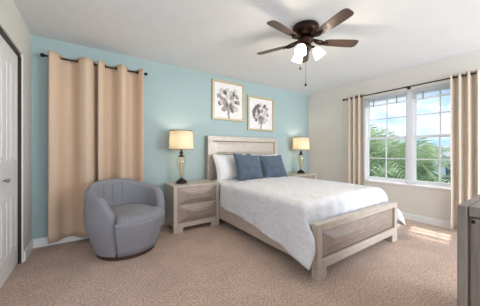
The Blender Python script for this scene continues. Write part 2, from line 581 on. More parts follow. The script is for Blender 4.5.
def curtain(label, group, a0, a1, base, ztop, zbot, waves, amp, along, material, phase=0.0, sign=-1, flare=0.0, seed=0):
    """Grommet curtain whose folds weave in front of and behind the rod. Local axis runs along the rod."""
    loc = (a0, base, 0) if along == 'x' else (base, a0, 0)
    t = thing('grommet_curtain', label, 'curtain', loc, 0, group)
    L = a1 - a0
    n = int(waves * 16)
    rows = []
    nz = 26

    def pt(u, f):
        # f: 0 top .. 1 bottom
        z = ztop + (zbot - ztop) * f
        ph = 2 * PI * waves * u + phase
        am = amp * (1.0 - 0.18 * f) * (1 + 0.25 * f * noise.noise(Vector((u * 5 + seed, 0.3, 0))))
        sway = 0.018 * f * noise.noise(Vector((u * 3 + seed, f * 1.7, 1.3)))
        s = math.cos(ph)
        s = math.copysign(abs(s) ** 0.5, s)
        d = am * s + sway
        along_ = (u - 0.5) * L * (1 + flare * f) + 0.5 * L + 0.012 * f * noise.noise(Vector((u * 7, f * 2, seed + 4.0))) \
            - amp * 0.28 * math.sin(2 * ph) * 0.4
        dd = sign * d
        return (along_, dd, z) if along == 'x' else (dd, along_, z)
    for j in range(nz + 1):
        f = j / nz
        rows.append([pt(i / n, f) for i in range(n + 1)])
    bm, _ = grid_mesh(rows)
    o = obj('cloth', bm, material, t, smooth=True)
    solid(o, 0.004)
    # grommet rings where the cloth crosses the rod
    cross = []
    k = 0
    for i in range(400):
        u = i / 400
        a = math.cos(2 * PI * waves * u + phase)
        b = math.cos(2 * PI * waves * (u + 1 / 400) + phase)
        if a * b <= 0:
            cross.append(u)
    for u in cross[:14]:
        p = Vector(pt(u, 0.0))
        c = Vector((p.x, 0, ztop - 0.038)) if along == 'x' else Vector((0, p.y, ztop - 0.038))
        ax = Vector((1, 0.0, 0)) if along == 'x' else Vector((0, 1, 0))
        dv = Vector(pt(u + 0.004, 0.02)) - Vector(pt(u - 0.004, 0.02))
        nrm = Vector((-dv.y, dv.x, 0)).normalized()
        tang = Vector((nrm.y, -nrm.x, 0))
        pts = [c + (tang * math.cos(q) + Vector((0, 0, 1)) * math.sin(q)) * 0.022 for q in [2 * PI * k / 16 for k in range(16)]]
        bm = bmesh.new()
        tube(bm, pts, 0.0055, 6, closed=True)
        obj('grommet', bm, 'black_metal', t, smooth=True)
    return t


YR = 3.312
rod('black curtain rod on the teal wall above the armchair', (-0.435, YR, 2.20), (0.602, YR, 2.20), 'x', (0, YB - YR, 0), (0.03, 0.50, 1.01))
curtain('tan grommet curtain on the teal wall, left panel nearest the closet', 'tan curtains on the teal wall',
        -0.41, 0.075, YR, 2.24, 0.075, 1.48, 0.092, 'x', 'drape_warm_glow', phase=-0.47, seed=1, flare=0.03)
curtain('tan grommet curtain on the teal wall, right panel behind the armchair', 'tan curtains on the teal wall',
        0.05, 0.585, YR, 2.24, 0.075, 2.1, 0.086, 'x', 'drape_warm_glow', phase=-0.71, seed=5, flare=0.0)

XC = 4.165
rod('black curtain rod over the window on the cream wall', (XC, 0.56, 2.135), (XC, 2.455, 2.135), 'y', (XR - XC, 0, 0), (0.08, 0.87, 1.86))
curtain('beige grommet curtain left of the window, hanging behind the bed', 'beige curtains at the window',
        2.078, 2.42, XC, 2.175, 0.03, 3.6, 0.040, 'y', 'drape_beige', phase=PI, seed=9, sign=1)
curtain('beige grommet curtain right of the window, hanging beyond the dresser', 'beige curtains at the window',
        0.60, 0.905, XC, 2.175, 0.03, 3.5, 0.042, 'y', 'drape_beige', phase=0.2, seed=13, sign=1)


# ------------------------------------------------------------------ ceiling fan
FX, FY = 1.892, 1.557
fan = thing('ceiling_fan', 'bronze five-blade ceiling fan with three lit glass shades', 'ceiling fan', (FX, FY, H))
prof = [(0.122, 0.0), (0.132, -0.008), (0.136, -0.02), (0.136, -0.066), (0.128, -0.078), (0.120, -0.086), (0.108, -0.104), (0.085, -0.116), (0.05, -0.122)]
obj('motor_housing', lathe(prof, 40), 'bronze', fan, smooth=True)
prof = [(0.05, -0.12), (0.075, -0.128), (0.078, -0.165), (0.064, -0.176), (0.042, -0.182), (0.046, -0.196), (0.060, -0.21), (0.062, -0.24),
        (0.047, -0.262), (0.021, -0.272), (0.012, -0.29), (0.001, -0.296)]
obj('hub', lathe(prof, 28), 'bronze', fan, smooth=True)
ZB = -0.165


def blade_bm():
    bm = bmesh.new()
    out = [(0.20, -0.038), (0.25, -0.049), (0.38, -0.056), (0.49, -0.059), (0.54, -0.057), (0.562, -0.046), (0.572, -0.024)]
    pts = out + [(x, -y) for x, y in out[::-1]]
    top = [bm.verts.new((x, y, 0.003)) for x, y in pts]
    bot = [bm.verts.new((x, y, -0.003)) for x, y in pts]
    bm.faces.new(top)
    bm.faces.new(bot[::-1])
    for k in range(len(pts)):
        j = (k + 1) % len(pts)
        bm.faces.new((top[k], top[j], bot[j], bot[k]))
    bmesh.ops.rotate(bm, verts=bm.verts, matrix=Matrix.Rotation(math.radians(-12), 3, 'X'), cent=(0, 0, 0))
    return bm


def iron_bm():
    bm = bmesh.new()
    for s in (-1, 1):
        tube(bm, [(0.065, 0.0, 0.03), (0.10, s * 0.018, 0.016), (0.14, s * 0.034, 0.002), (0.175, s * 0.032, -0.006), (0.205, s * 0.018, -0.008), (0.235, 0.0, -0.008)],
             [0.008, 0.008, 0.008, 0.009, 0.009, 0.006], 8)
    tube(bm, [(0.065, 0, 0.03), (0.12, 0, 0.006), (0.17, 0, -0.006), (0.24, 0, -0.008)], [0.010, 0.009, 0.008, 0.012], 8)
    for x, y in ((0.20, 0.022), (0.20, -0.022), (0.238, 0)):
        ball(bm, (x, y, -0.010), 0.010, 8)
    return bm


b0 = i0 = None
for k in range(5):
    a = math.radians(42.5 + 72 * k)
    if b0 is None:
        b = b0 = obj('blade', blade_bm(), 'blade', fan, bevel=0.001)
        i = i0 = obj('blade_iron', iron_bm(), 'bronze', b, smooth=True)
    else:
        b = b0.copy()
        C.objects.link(b)
        i = i0.copy()
        C.objects.link(i)
        b.parent = fan
        i.parent = b
    b.location = (0, 0, ZB)
    b.rotation_euler = (0, 0, a)
    i.location = (0, 0, 0.0)
sprof_o = [(0.020, 0.0), (0.026, -0.012), (0.040, -0.03), (0.050, -0.055), (0.055, -0.085), (0.060, -0.105), (0.0575, -0.105), (0.052, -0.085),
           (0.047, -0.055), (0.037, -0.03), (0.022, -0.012), (0.015, -0.002)]
for k in range(3):
    a = math.radians(200 + 120 * k)
    d = Vector((math.cos(a), math.sin(a), 0))
    bm = bmesh.new()
    q = d * 0.045 + Vector((0, 0, -0.228))
    e = d * 0.085 + Vector((0, 0, -0.226))
    tube(bm, [q, d * 0.07 + Vector((0, 0, -0.219)), e + Vector((0, 0, 0.0)), e + d * 0.014 + Vector((0, 0, -0.02))], [0.011, 0.011, 0.013, 0.018], 10)
    arm = obj('light_arm', bm, 'bronze', fan, smooth=True)
    bm = lathe(sprof_o, 28, cap=False)
    tilt = Matrix.Rotation(math.radians(34), 4, Vector((-d.y, d.x, 0)))
    sh = obj('light_shade', bm, 'fan_glass', fan, smooth=True)
    # open end swings outwards and down
    sh.matrix_local = Matrix.Translation(e + d * 0.008 + Vector((0, 0, -0.012))) @ Matrix.Rotation(math.radians(-34), 4, Vector((-d.y, d.x, 0)))
    bm = bmesh.new()
    ball(bm, (0, 0, -0.05), 0.022, 12, 1.25)
    obj('bulb', bm, 'fan_glass', sh, smooth=True)
    p = e + d * 0.075 + Vector((FX, FY, H - 0.115))
    lamp('fan_bulb_light', 'POINT', p, 7.0, (1.0, 0.84, 0.64), shadow_soft_size=0.03)


def chain(x, y, z0, z1):
    bm = bmesh.new()
    n = max(8, int((z0 - z1) / 0.012))
    tube(bm, [(x, y, z0), (x, y, z1)], 0.0016, 6)
    for k in range(n):
        ball(bm, (x, y, z0 + (z1 - z0) * (k + 0.5) / n), 0.0032, 6)
    c = obj('pull_chain', bm, 'black_metal', fan)
    bm = lathe([(0.001, 0), (0.005, -0.004), (0.011, -0.018), (0.012, -0.028), (0.008, -0.036), (0.001, -0.04)], 12, centre=(x, y, z1))
    obj('pull_knob', bm, 'black_metal', c, smooth=True)


# two chains: the longer one hangs in front
chain(0.0, 0.0, -0.288, -0.60)
chain(-0.05, 0.03, -0.255, -0.425)


# ------------------------------------------------------------------ framed pictures on the teal wall
def flower(bm_list, cx, cz, R, seed, crescent=False):
    rnd = random.Random(seed)
    bm = bmesh.new()

    def petal(x, z, ang, L, Wd, mi, y):
        n = 14
        vs = []
        for k in range(n):
            q = 2 * PI * k / n
            u = math.cos(q) * L / 2
            v = math.sin(q) * Wd / 2 * (1 + 0.35 * math.cos(q)) * (1 + 0.12 * rnd.uniform(-1, 1))
            vs.append(bm.verts.new((x + (u + L * 0.4) * math.cos(ang) - v * math.sin(ang), y, z + (u + L * 0.4) * math.sin(ang) + v * math.cos(ang))))
        f = bm.faces.new(vs)
        f.material_index = mi
    y = 0.0
    for ring, (rr, cnt) in enumerate(((R * 1.0, 11), (R * 0.62, 9), (R * 0.25, 6))):
        for k in range(cnt):
            a = 2 * PI * (k + rnd.uniform(-0.3, 0.3)) / cnt
            y -= 0.00004
            petal(cx + rr * 0.55 * math.cos(a), cz + rr * 0.55 * math.sin(a), a + rnd.uniform(-0.4, 0.4), R * rnd.uniform(0.26, 0.46), R * rnd.uniform(0.18, 0.36),
                  rnd.choice((0, 1, 1, 2, 2) if ring else (1, 2, 2, 0)), y)
    for k in range(5):
        y -= 0.00004
        petal(cx + rnd.uniform(-0.25, 0.25) * R, cz - R * rnd.uniform(0.1, 0.4), -PI / 2 + rnd.uniform(-0.5, 0.5), R * 0.45, R * 0.2, rnd.choice((0, 0, 1)), y)
    if crescent:
        for k in range(5):
            y -= 0.00004
            q = 1.7 + k * 0.33
            petal(cx + R * 0.62 * math.cos(q), cz + R * 0.62 * math.sin(q), q + 1.2, R * 0.4, R * 0.26, 0, y)
    # stem
    y -= 0.00004
    for k in range(4):
        petal(cx + rnd.uniform(-0.04, 0.04) * R, cz - R * (0.5 + 0.16 * k), -PI / 2, R * 0.3, R * 0.10, 0 if k % 2 else 1, y - k * 0.00004)
    return bm


def picture(label, x0, x1, z0, z1, fl):
    t = thing('framed_picture', label, 'picture', ((x0 + x1) / 2, YB, (z0 + z1) / 2))
    hw, hh = (x1 - x0) / 2, (z1 - z0) / 2
    fw = 0.038
    bm = boxes((-hw, -hw + fw, -0.034, -0.001, -hh, hh), (hw - fw, hw, -0.034, -0.001, -hh, hh),
               (-hw + fw, hw - fw, -0.034, -0.001, -hh, -hh + fw), (-hw + fw, hw - fw, -0.034, -0.001, hh - fw, hh))
    obj('frame', bm, 'frame', t, bevel=0.006)
    obj('mat_board', boxes((-hw + fw, hw - fw, -0.012, -0.004, -hh + fw, hh - fw)), 'mat_board', t)
    bmf = flower(None, fl[0], fl[1], fl[2], fl[3], fl[4])
    o = obj('flower_print', bmf, ['ink_dark', 'ink_mid', 'ink_pale'], t, loc=(0, -0.0125, 0))
    obj('glass', boxes((-hw + fw, hw - fw, -0.022, -0.020, -hh + fw, hh - fw)), 'picture_glass', t)


picture('gold framed round grey flower print, left picture, nearer the curtains', 1.715, 2.39, 1.665, 2.365, (0.0, 0.01, 0.285, 3, False))
picture('gold framed flower print with a dark curved petal, right picture nearer the corner', 2.47, 3.14, 1.515, 2.19, (0.0, -0.005, 0.25, 8, True))


# ------------------------------------------------------------------ nightstands
def nightstand(label, x):
    t = thing('nightstand', label, 'nightstand', (x, 2.93, 0), 0, 'nightstands beside the bed')
    w, d, h = 0.69, 0.45, 0.64
    hw = w / 2
    obj('top', boxes((-hw, hw, 0.0, d, h - 0.022, h)), 'wood_x', t, bevel=0.004)
    obj('case', boxes((-hw + 0.006, hw - 0.006, 0.018, d, 0.068, h - 0.022)), 'wood_z', t, bevel=0.002)
    s = 0.05
    obj('face_frame', boxes((-hw, -hw + s, 0.0, 0.022, 0.068, h - 0.022), (hw - s, hw, 0.0, 0.022, 0.068, h - 0.022),
                            (-hw + s, hw - s, 0.0, 0.022, 0.068, 0.13)), 'wood_z', t, bevel=0.003)
    z0, z1, zm = 0.138, h - 0.028, 0.378
    for a, b in ((z0, zm - 0.005), (zm + 0.005, z1)):
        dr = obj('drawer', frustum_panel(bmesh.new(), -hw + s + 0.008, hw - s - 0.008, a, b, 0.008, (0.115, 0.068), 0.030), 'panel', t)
        obj('drawer_pull', boxes((-0.13, 0.13, -0.036, -0.0215, (a + b) / 2 + 0.022, (a + b) / 2 + 0.034)), 'wood_x', dr, bevel=0.003)
    for sx in (-1, 1):
        for y0, y1 in ((0.0, 0.06), (d - 0.06, d)):
            a, b = sorted((sx * hw, sx * (hw - 0.13)))
            obj('foot', boxes((a, b, y0, y1, 0.0, 0.07)), 'wood_x', t, bevel=0.003)
    return t


nightstand('champagne wood nightstand between the armchair and the bed', 1.25)
nightstand('champagne wood nightstand in the corner on the window side of the bed', 3.565)


def table_lamp(label, x, y):
    z = 0.641
    t = thing('table_lamp', label, 'lamp', (x, y, z), 0, 'bedside lamps')
    obj('base', lathe([(0.082, 0), (0.084, 0.012), (0.078, 0.022), (0.070, 0.026), (0.066, 0.038), (0.04, 0.056), (0.026, 0.066), (0.020, 0.072)], 28), 'lamp_black', t, smooth=True)
    g = obj('glass_body', lathe([(0.020, 0.072), (0.026, 0.085), (0.030, 0.12), (0.038, 0.17), (0.054, 0.23), (0.068, 0.29), (0.072, 0.325), (0.066, 0.36),
                                 (0.048, 0.385), (0.032, 0.396), (0.026, 0.40)], 32, cap=False), 'amber', t, smooth=True)
    obj('stem', lathe([(0.012, 0.07), (0.008, 0.2), (0.012, 0.3), (0.008, 0.40)], 14), 'amber_core', t, smooth=True)
    obj('neck', lathe([(0.046, 0.388), (0.05, 0.396), (0.044, 0.404), (0.026, 0.41), (0.020, 0.43), (0.028, 0.445), (0.022, 0.46), (0.012, 0.47), (0.010, 0.52), (0.014, 0.53), (0.014, 0.56)], 20), 'lamp_black', t, smooth=True)
    z0, z1 = 0.495, 0.772
    prof = [(0.178, z0), (0.172, (z0 + z1) / 2), (0.165, z1), (0.162, z1), (0.169, (z0 + z1) / 2), (0.175, z0)]
    s = obj('lamp_shade', lathe(prof, 40, cap=False), 'shade', t, smooth=True)
    for r, zz in ((0.1795, z0), (0.1665, z1 - 0.010)):
        bm = lathe([(r, zz), (r, zz + 0.010), (r - 0.004, zz + 0.010), (r - 0.004, zz)], 40, cap=False)
        tr = obj('shade_trim', bm, 'shade_trim', s, smooth=True)
    bm = bmesh.new()
    for k in range(3):
        q = 2 * PI * k / 3
        tube(bm, [(0, 0, z1 - 0.02), (0.162 * math.cos(q), 0.162 * math.sin(q), z1 - 0.006)], 0.0025, 6)
    tube(bm, [(0, 0, 0.55), (0, 0, z1 - 0.015)], 0.003, 6)
    obj('shade_holder', bm, 'lamp_black', t)
    bm = bmesh.new()
    ball(bm, (0, 0, 0.605), 0.028, 14, 1.3)
    obj('bulb', bm, 'lamp_bulb', t, smooth=True)
    obj('finial', lathe([(0.004, z1 - 0.018), (0.01, z1 - 0.01), (0.007, z1 + 0.004), (0.001, z1 + 0.012)], 12), 'lamp_black', t, smooth=True)
    lamp('bedside_bulb_light', 'POINT', (x, y, z + 0.66), 3.0, (1.0, 0.84, 0.64), shadow_soft_size=0.03)
    return t


M['lamp_bulb'] = glow_mat('warm_bulb', (255, 225, 170), 6.0)
table_lamp('lit amber glass table lamp on the nightstand by the armchair', 1.10, 3.19)
table_lamp('lit amber glass table lamp on the corner nightstand by the window wall', 3.735, 3.2)


# ------------------------------------------------------------------ bed
BX0, BX1 = 1.595, 3.165
BY = 1.185
bed = thing('bed', 'champagne wood panel bed with tall headboard and low footboard', 'bed', ((BX0 + BX1) / 2, BY, 0))
bw = (BX1 - BX0) / 2


def bed_panel(name, parent, y0, thick, z0, z1, stile, rail_b, rail_t, inset, lift):
    e = obj(name, boxes((-bw + stile, bw - stile, y0 + 0.022, y0 + thick - 0.012, z0 + rail_b, z1 - rail_t)), 'groove', parent)
    for a, b in ((-bw, -bw + stile), (bw - stile, bw)):
        obj('post', boxes((a, b, y0, y0 + thick, z0, z1)), 'wood_z', e, bevel=0.005)
    obj('top_rail', boxes((-bw + stile, bw - stile, y0, y0 + thick, z1 - rail_t, z1)), 'wood_x', e, bevel=0.005)
    obj('bottom_rail', boxes((-bw + stile, bw - stile, y0, y0 + thick, z0, z0 + rail_b)), 'wood_x', e, bevel=0.005)
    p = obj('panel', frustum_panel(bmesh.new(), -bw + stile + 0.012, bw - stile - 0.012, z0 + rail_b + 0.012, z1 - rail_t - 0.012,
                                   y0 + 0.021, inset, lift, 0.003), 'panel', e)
    return e


fb = bed_panel('footboard', bed, 0.0, 0.065, 0.09, 0.468, 0.066, 0.080, 0.052, (0.16, 0.085), 0.030)
obj('top_cap', boxes((-bw, bw, -0.002, 0.067, 0.468, 0.480)), 'wood_x', fb, bevel=0.004)
hy = 3.312 - BY
HT = 1.372
hb = obj('headboard', boxes((-bw + 0.085, bw - 0.085, hy + 0.03, hy + 0.06, 0.35, HT - 0.085)), 'groove', bed)
for a, b in ((-bw, -bw + 0.085), (bw - 0.085, bw)):
    obj('post', boxes((a, b, hy, hy + 0.07, 0.0, HT - 0.085)), 'wood_z', hb, bevel=0.005)
obj('top_rail', boxes((-bw, bw, hy, hy + 0.07, HT - 0.085, HT)), 'wood_x', hb, bevel=0.006)
obj('panel', frustum_panel(bmesh.new(), -bw + 0.095, bw - 0.095, 1.055, HT - 0.095, hy + 0.027, (0.09, 0.05), 0.014, 0.003), 'wood_x', hb)
obj('lower_panel', frustum_panel(bmesh.new(), -bw + 0.095, bw - 0.095, 0.40, 1.04, hy + 0.027, (0.09, 0.06), 0.014, 0.003), 'wood_x', hb)
for s in (-1, 1):
    a, b = sorted((s * bw, s * (bw - 0.028)))
    obj('side_rail', boxes((a, b, 0.065, hy, 0.10, 0.33)), 'wood_y', bed, bevel=0.004)
    a, b = sorted((s * bw, s * (bw - 0.13)))
    obj('foot', boxes((a, b, 0.0, 0.065, 0.0, 0.09)), 'wood_x', bed, bevel=0.004)

# mattress rests between the rails
bm = boxes((BX0 + 0.035, BX1 - 0.035, BY + 0.12, 3.30, 0.24, 0.60))
mt = obj('mattress', bm, 'sheet', None, bevel=0.05)
mt.modifiers['bevel'].segments = 4
tag(mt, 'thick white mattress under the quilt on the bed', 'mattress')
obj('box_spring', boxes((-bw + 0.04, bw - 0.04, 0.10, hy - 0.012, 0.10, 0.235)), 'groove', bed)


def quilt():
    y_head, y_foot = 3.22, BY + 0.115
    ztop = 0.636
    nt_, ny, nc = 44, 60, 18
    rows = []
    ys = []
    for j in range(ny + 1):
        ys.append((y_head + (y_foot + 0.075 - y_head) * j / ny, 0.0))
    for k in range(1, 6):
        q = PI / 2 * k / 5
        ys.append((y_foot + 0.075 - 0.075 * math.sin(q) + 0.0, 0.075 * (1 - math.cos(q))))
    for k in range(1, 6):
        ys.append((y_foot + 0.004 * k * 0, 0.075 + 0.032 * k))

    def hem(y):
        # distance of the hem above the floor along the bed
        f = (y_head - y) / (y_head - y_foot)
        z = 0.335 - 0.16 * f - 0.045 * max(0, (f - 0.72) / 0.28) ** 1.5
        return z + 0.012 * math.sin(y * 6.1) + 0.008 * noise.noise(Vector((y * 4, 2.2, 0)))

    for y, drop in ys:
        f = (y_head - y) / (y_head - y_foot)
        foot_f = max(0.0, min(1.0, (f - 0.68) / 0.32))
        row = []
        zt = ztop - drop
        for side in (-1, 1):
            x_edge = (BX0 - 0.014) if side < 0 else (BX1 + 0.014)
            tuck = smooth01((y - 2.84) / 0.07)
            x_edge -= side * 0.045 * tuck
            R = 0.065 if side < 0 else 0.085 + 0.05 * foot_f
            pts = []
            hz = hem(y + (0.13 if side > 0 else 0))
            if side > 0:
                hz = max(hz - 0.02 * foot_f, 0.06)
            zhi = zt - R
            for k in range(nc):                         # from hem upwards
                g = k / (nc - 1)
                z = hz + (zhi - hz) * g
                dn = 1 - g
                fl = (0.012 + (0.075 if side < 0 else 0.20) * foot_f ** 2) * dn ** (1.3 if side < 0 else 0.8)
                rip = 0.016 * dn * math.sin(y * 15.0 + 1.2 * noise.noise(Vector((y * 3, side, 0)))) * (0.45 + 0.8 * foot_f)
                rip += (0.014 * noise.noise(Vector((y * 5, z * 6, side * 3.0))) + 0.010 * noise.noise(Vector((y * 11, z * 9, side * 5.0)))) * min(1, dn * 2)
                x = x_edge + side * (max(-0.006, fl + rip)) * (1 - tuck)
                yy = y - 0.115 * foot_f ** 4 * smooth01(dn / 0.45)
                pts.append((x, yy, z))
            for k in range(1, 6):                       # round the mattress edge
                q = PI / 2 * k / 5
                pts.append((x_edge - side * (R - R * math.cos(q)), y, zhi + R * math.sin(q)))
            if side < 0:
                left = pts
            else:
                right = pts[::-1]
        xa, xb = left[-1][0], right[0][0]
        mid = []
        for k in range(1, nt_):
            u = k / nt_
            x = xa + (xb - xa) * u
            z = zt + 0.018 * math.sin(PI * u) + 0.010 * noise.noise(Vector((x * 3.2, y * 3.2, 0.7))) + 0.008 * noise.noise(Vector((x * 8, y * 8, 4.0)))
            g = max(0.0, (f - 0.80) / 0.20)
            z += 0.010 * g * math.sin(x * 34 + 2.0 * noise.noise(Vector((x * 4, y * 2, 0)))) * (1 if drop == 0 else 0.4)
            yy = y
            if drop > 0:
                yy = y + 0.012 * math.sin(x * 34 + 2.0 * noise.noise(Vector((x * 4, 0, 0))))
            mid.append((x, yy, z))
        rows.append(left + mid + right)
    bm, _ = grid_mesh(rows)
    o = obj('quilt', bm, 'quilt', None, smooth=True)
    solid(o, 0.010, 1.0)
    tag(o, 'white textured quilt spread over the bed, draping past its sides', 'quilt')
    return o


quilt()


def pillow(name, label, cat, m, w, h, t, centre, lean, turn, group=None, seed=0, roll=0.0, tuft=0.0):
    """Square cushion standing on edge: plump in the middle, four pinched corners."""
    n = 22
    bm = bmesh.new()

    def surf(u, v, s):
        ex = 1 - abs(u) ** 2.6
        ez = 1 - abs(v) ** 2.6
        prof = max(0.0, ex * ez) ** 0.55
        pin = 1 - 0.07 * (1 - abs(v) ** 2) * abs(u) ** 3 - 0.0
        pin2 = 1 - 0.07 * (1 - abs(u) ** 2) * abs(v) ** 3
        x = u * w / 2 * pin
        z = v * h / 2 * pin2
        y = s * (t / 2 * prof + 0.004)
        wr = 0.010 * noise.noise(Vector((u * 2.4 + seed, v * 2.4, s * 1.0))) * prof
        # slump: bottom is fuller
        y *= 1.0 + 0.15 * (-v)
        return (x, y + wr, z)
    for s in (-1, 1):
        g = [[bm.verts.new(surf(-1 + 2 * i / n, -1 + 2 * j / n, s)) for i in range(n + 1)] for j in range(n + 1)]
        for j in range(n):
            for i in range(n):
                bm.faces.new((g[j][i], g[j][i + 1], g[j + 1][i + 1], g[j + 1][i]))
        if s < 0:
            g0 = g
    for i in range(n):
        bm.faces.new((g0[0][i], g0[0][i + 1], g[0][i + 1], g[0][i]))
        bm.faces.new((g0[n][i], g0[n][i + 1], g[n][i + 1], g[n][i]))
        bm.faces.new((g0[i][0], g0[i + 1][0], g[i + 1][0], g[i][0]))
        bm.faces.new((g0[i][n], g0[i + 1][n], g[i + 1][n], g[i][n]))
    o = obj(name, bm, m, None, smooth=True)
    o.rotation_mode = 'ZXY'
    o.rotation_euler = (math.radians(lean), math.radians(roll), math.radians(turn))
    o.location = centre
    tag(o, label, cat, group)
    # piping seam round the edge
    bm = bmesh.new()
    ring = [(-1 + 2 * i / n, -1) for i in range(n)] + [(1, -1 + 2 * i / n) for i in range(n)] + [(1 - 2 * i / n, 1) for i in range(n)] + [(-1, 1 - 2 * i / n) for i in range(n)]
    pts = []
    for u, v in ring:
        x, y, z = surf(u, v, 1)
        pts.append((x, 0, z))
    tube(bm, pts, 0.006, 6, closed=True)
    obj('piping', bm, m, o, smooth=True)
    return o


pillow('pillow', 'white bed pillow against the headboard, by the armchair side', 'pillow', 'sheet', 0.66, 0.46, 0.17, (1.955, 3.125, 0.846), -23, 0, 'white bed pillows', 1)
pillow('pillow', 'white bed pillow against the headboard, by the window side', 'pillow', 'sheet', 0.66, 0.46, 0.17, (2.72, 3.125, 0.846), -23, 0, 'white bed pillows', 4)
pillow('throw_pillow', 'slate blue throw pillow on the bed, left one nearer the armchair', 'throw pillow', 'pillow_blue', 0.54, 0.45, 0.17, (2.125, 2.90, 0.852), -24, 5, 'blue throw pillows', 2, 2)
pillow('throw_pillow', 'slate blue throw pillow on the bed, right one nearer the corner lamp', 'throw pillow', 'pillow_blue', 0.51, 0.43, 0.17, (2.66, 2.90, 0.840), -24, -3, 'blue throw pillows', 7, 1)


# ------------------------------------------------------------------ armchair
CHX, CHY = 0.335, 2.815
FACE = math.radians(-63)                                   # direction the seat opens to
chair = thing('armchair', 'grey-blue barrel armchair in front of the tan curtains', 'armchair', (CHX, CHY, 0), FACE)


def r_out(z, phi):
    # plan radius: narrow foot, widest at arm height, slightly rolled in at the top
    base = 0.315 + 0.097 * smooth01(z / 0.42) - 0.02 * smooth01((z - 0.5) / 0.28)
    return base


def top_h(phi):
    a = abs(math.degrees(phi))                             # 0 is the back of the chair
    h = 0.775 - 0.125 * smooth01((a - 15) / 100)
    return h


def shell_bm():
    """Upholstered back and arms: a thick band from one arm end round the back to the other."""
    bm = bmesh.new()
    A = math.radians(127)
    n = 56
    rows = []
    for i in range(n + 1):
        phi = -A + 2 * A * i / n
        a = abs(math.degrees(phi))
        ht = top_h(phi)
        e = smooth01((a - 102) / 25)
        ht = ht - 0.15 * e ** 2.2
        th = 0.105 - 0.012 * smooth01((a - 40) / 60)
        th *= 1.0
        dirv = (-math.cos(phi), -math.sin(phi))
        prof = []
        zs = [0.048, 0.10, 0.16, 0.24, 0.32, 0.40, 0.48]
        for k, z in enumerate(zs):
            z = min(z, ht - 0.10)
            prof.append((r_out(z, phi), z))
        zr = ht - 0.05
        ro = r_out(zr, phi)
        for k in range(0, 9):
            q = PI * k / 8
            prof.append((ro - th / 2 + th / 2 * math.cos(q), zr + 0.05 * math.sin(q)))
        ri = ro - th
        prof += [(ri - 0.002, min(0.52, zr - 0.01)), (ri - 0.012, 0.44), (ri - 0.015, 0.36), (ri - 0.015, 0.30), (ri - 0.01, 0.048)]
        squeeze = 1.0
        rows.append([(dirv[0] * r, dirv[1] * r, z) for r, z in prof])
    bm, vs = grid_mesh(rows, closed_u=True)
    bm.faces.new(vs[0])
    bm.faces.new(vs[-1][::-1])
    return bm


sh = obj('upholstered_back', shell_bm(), 'chair_cloth', chair, smooth=True)
sb = sh.modifiers.new('round', 'BEVEL')
sb.width = 0.022
sb.segments = 3
sb.limit_method = 'ANGLE'
sb.angle_limit = math.radians(55)


def seat_bm():
    bm = bmesh.new()
    n = 64
    rows = []
    A = math.radians(127)

    def plan(phi):
        a = abs(phi)
        inner = r_out(0.4, 0) - 0.112
        outer = r_out(0.38, 0) - 0.002
        return inner + (outer - inner) * smooth01((a - math.radians(122)) / math.radians(14))
    for s, z in ((1.0, 0.20), (1.0, 0.36), (0.995, 0.40), (0.975, 0.425), (0.93, 0.443), (0.80, 0.455), (0.5, 0.462), (0.2, 0.464), (0.002, 0.465)):
        row = []
        for k in range(n):
            phi = -PI + 2 * PI * k / n
            r = min(plan(phi), r_out(z, 0) - 0.006) * s if z < 0.39 else plan(phi) * s
            row.append((-math.cos(phi) * r, -math.sin(phi) * r, z))
        rows.append(row)
    bm, vs = grid_mesh(rows, closed_u=True)
    bm.faces.new(vs[0])
    bm.faces.new(vs[-1])
    return bm


def front_bm():
    bm = bmesh.new()
    rows = []
    A = math.radians(130)
    for i in range(23):
        phi = A + (2 * PI - 2 * A) * i / 22
        row = []
        for z in (0.048, 0.10, 0.16, 0.24, 0.32, 0.37, 0.395):
            r = r_out(z, 0) - 0.001
            row.append((-math.cos(phi) * r, -math.sin(phi) * r, z))
        for z in (0.40, 0.30, 0.18, 0.048):
            r = r_out(z, 0) - 0.09
            row.append((-math.cos(phi) * r, -math.sin(phi) * r, z))
        rows.append(row)
    bm, vs = grid_mesh(rows, closed_u=True)
    bm.faces.new(vs[0])
    bm.faces.new(vs[-1])
    return bm


obj('seat_cushion', seat_bm(), 'chair_cloth', chair, smooth=True)
obj('front_panel', front_bm(), 'chair_cloth', chair, smooth=True)
for s in (-1, 1):
    bm = bmesh.new()
    pts = []
    for z in (0.07, 0.12, 0.18, 0.24, 0.30, 0.35, 0.39):
        phi = s * math.radians(128.5)
        r = r_out(z, 0) + 0.0
        pts.append((-math.cos(phi) * r, -math.sin(phi) * r, z))
    tube(bm, pts, 0.005, 6)
    obj('piping_seam', bm, 'chair_cloth', sh, smooth=True)
for s in (-24, 0, 24):                                     # channel seams on the inside of the back
    bm = bmesh.new()
    pts = []
    for z in (0.47, 0.52, 0.58, 0.64, 0.69, 0.72):
        phi = math.radians(s)
        r = r_out(top_h(phi) - 0.05, phi) - 0.105 - 0.001
        pts.append((-math.cos(phi) * r, -math.sin(phi) * r, z))
    tube(bm, pts, 0.004, 6)
    obj('channel_seam', bm, 'seam', sh, smooth=True)
obj('plinth', lathe([(0.29, 0.0), (0.302, 0.004), (0.302, 0.045), (0.28, 0.048)], 48), 'chair_wood', chair, smooth=False)


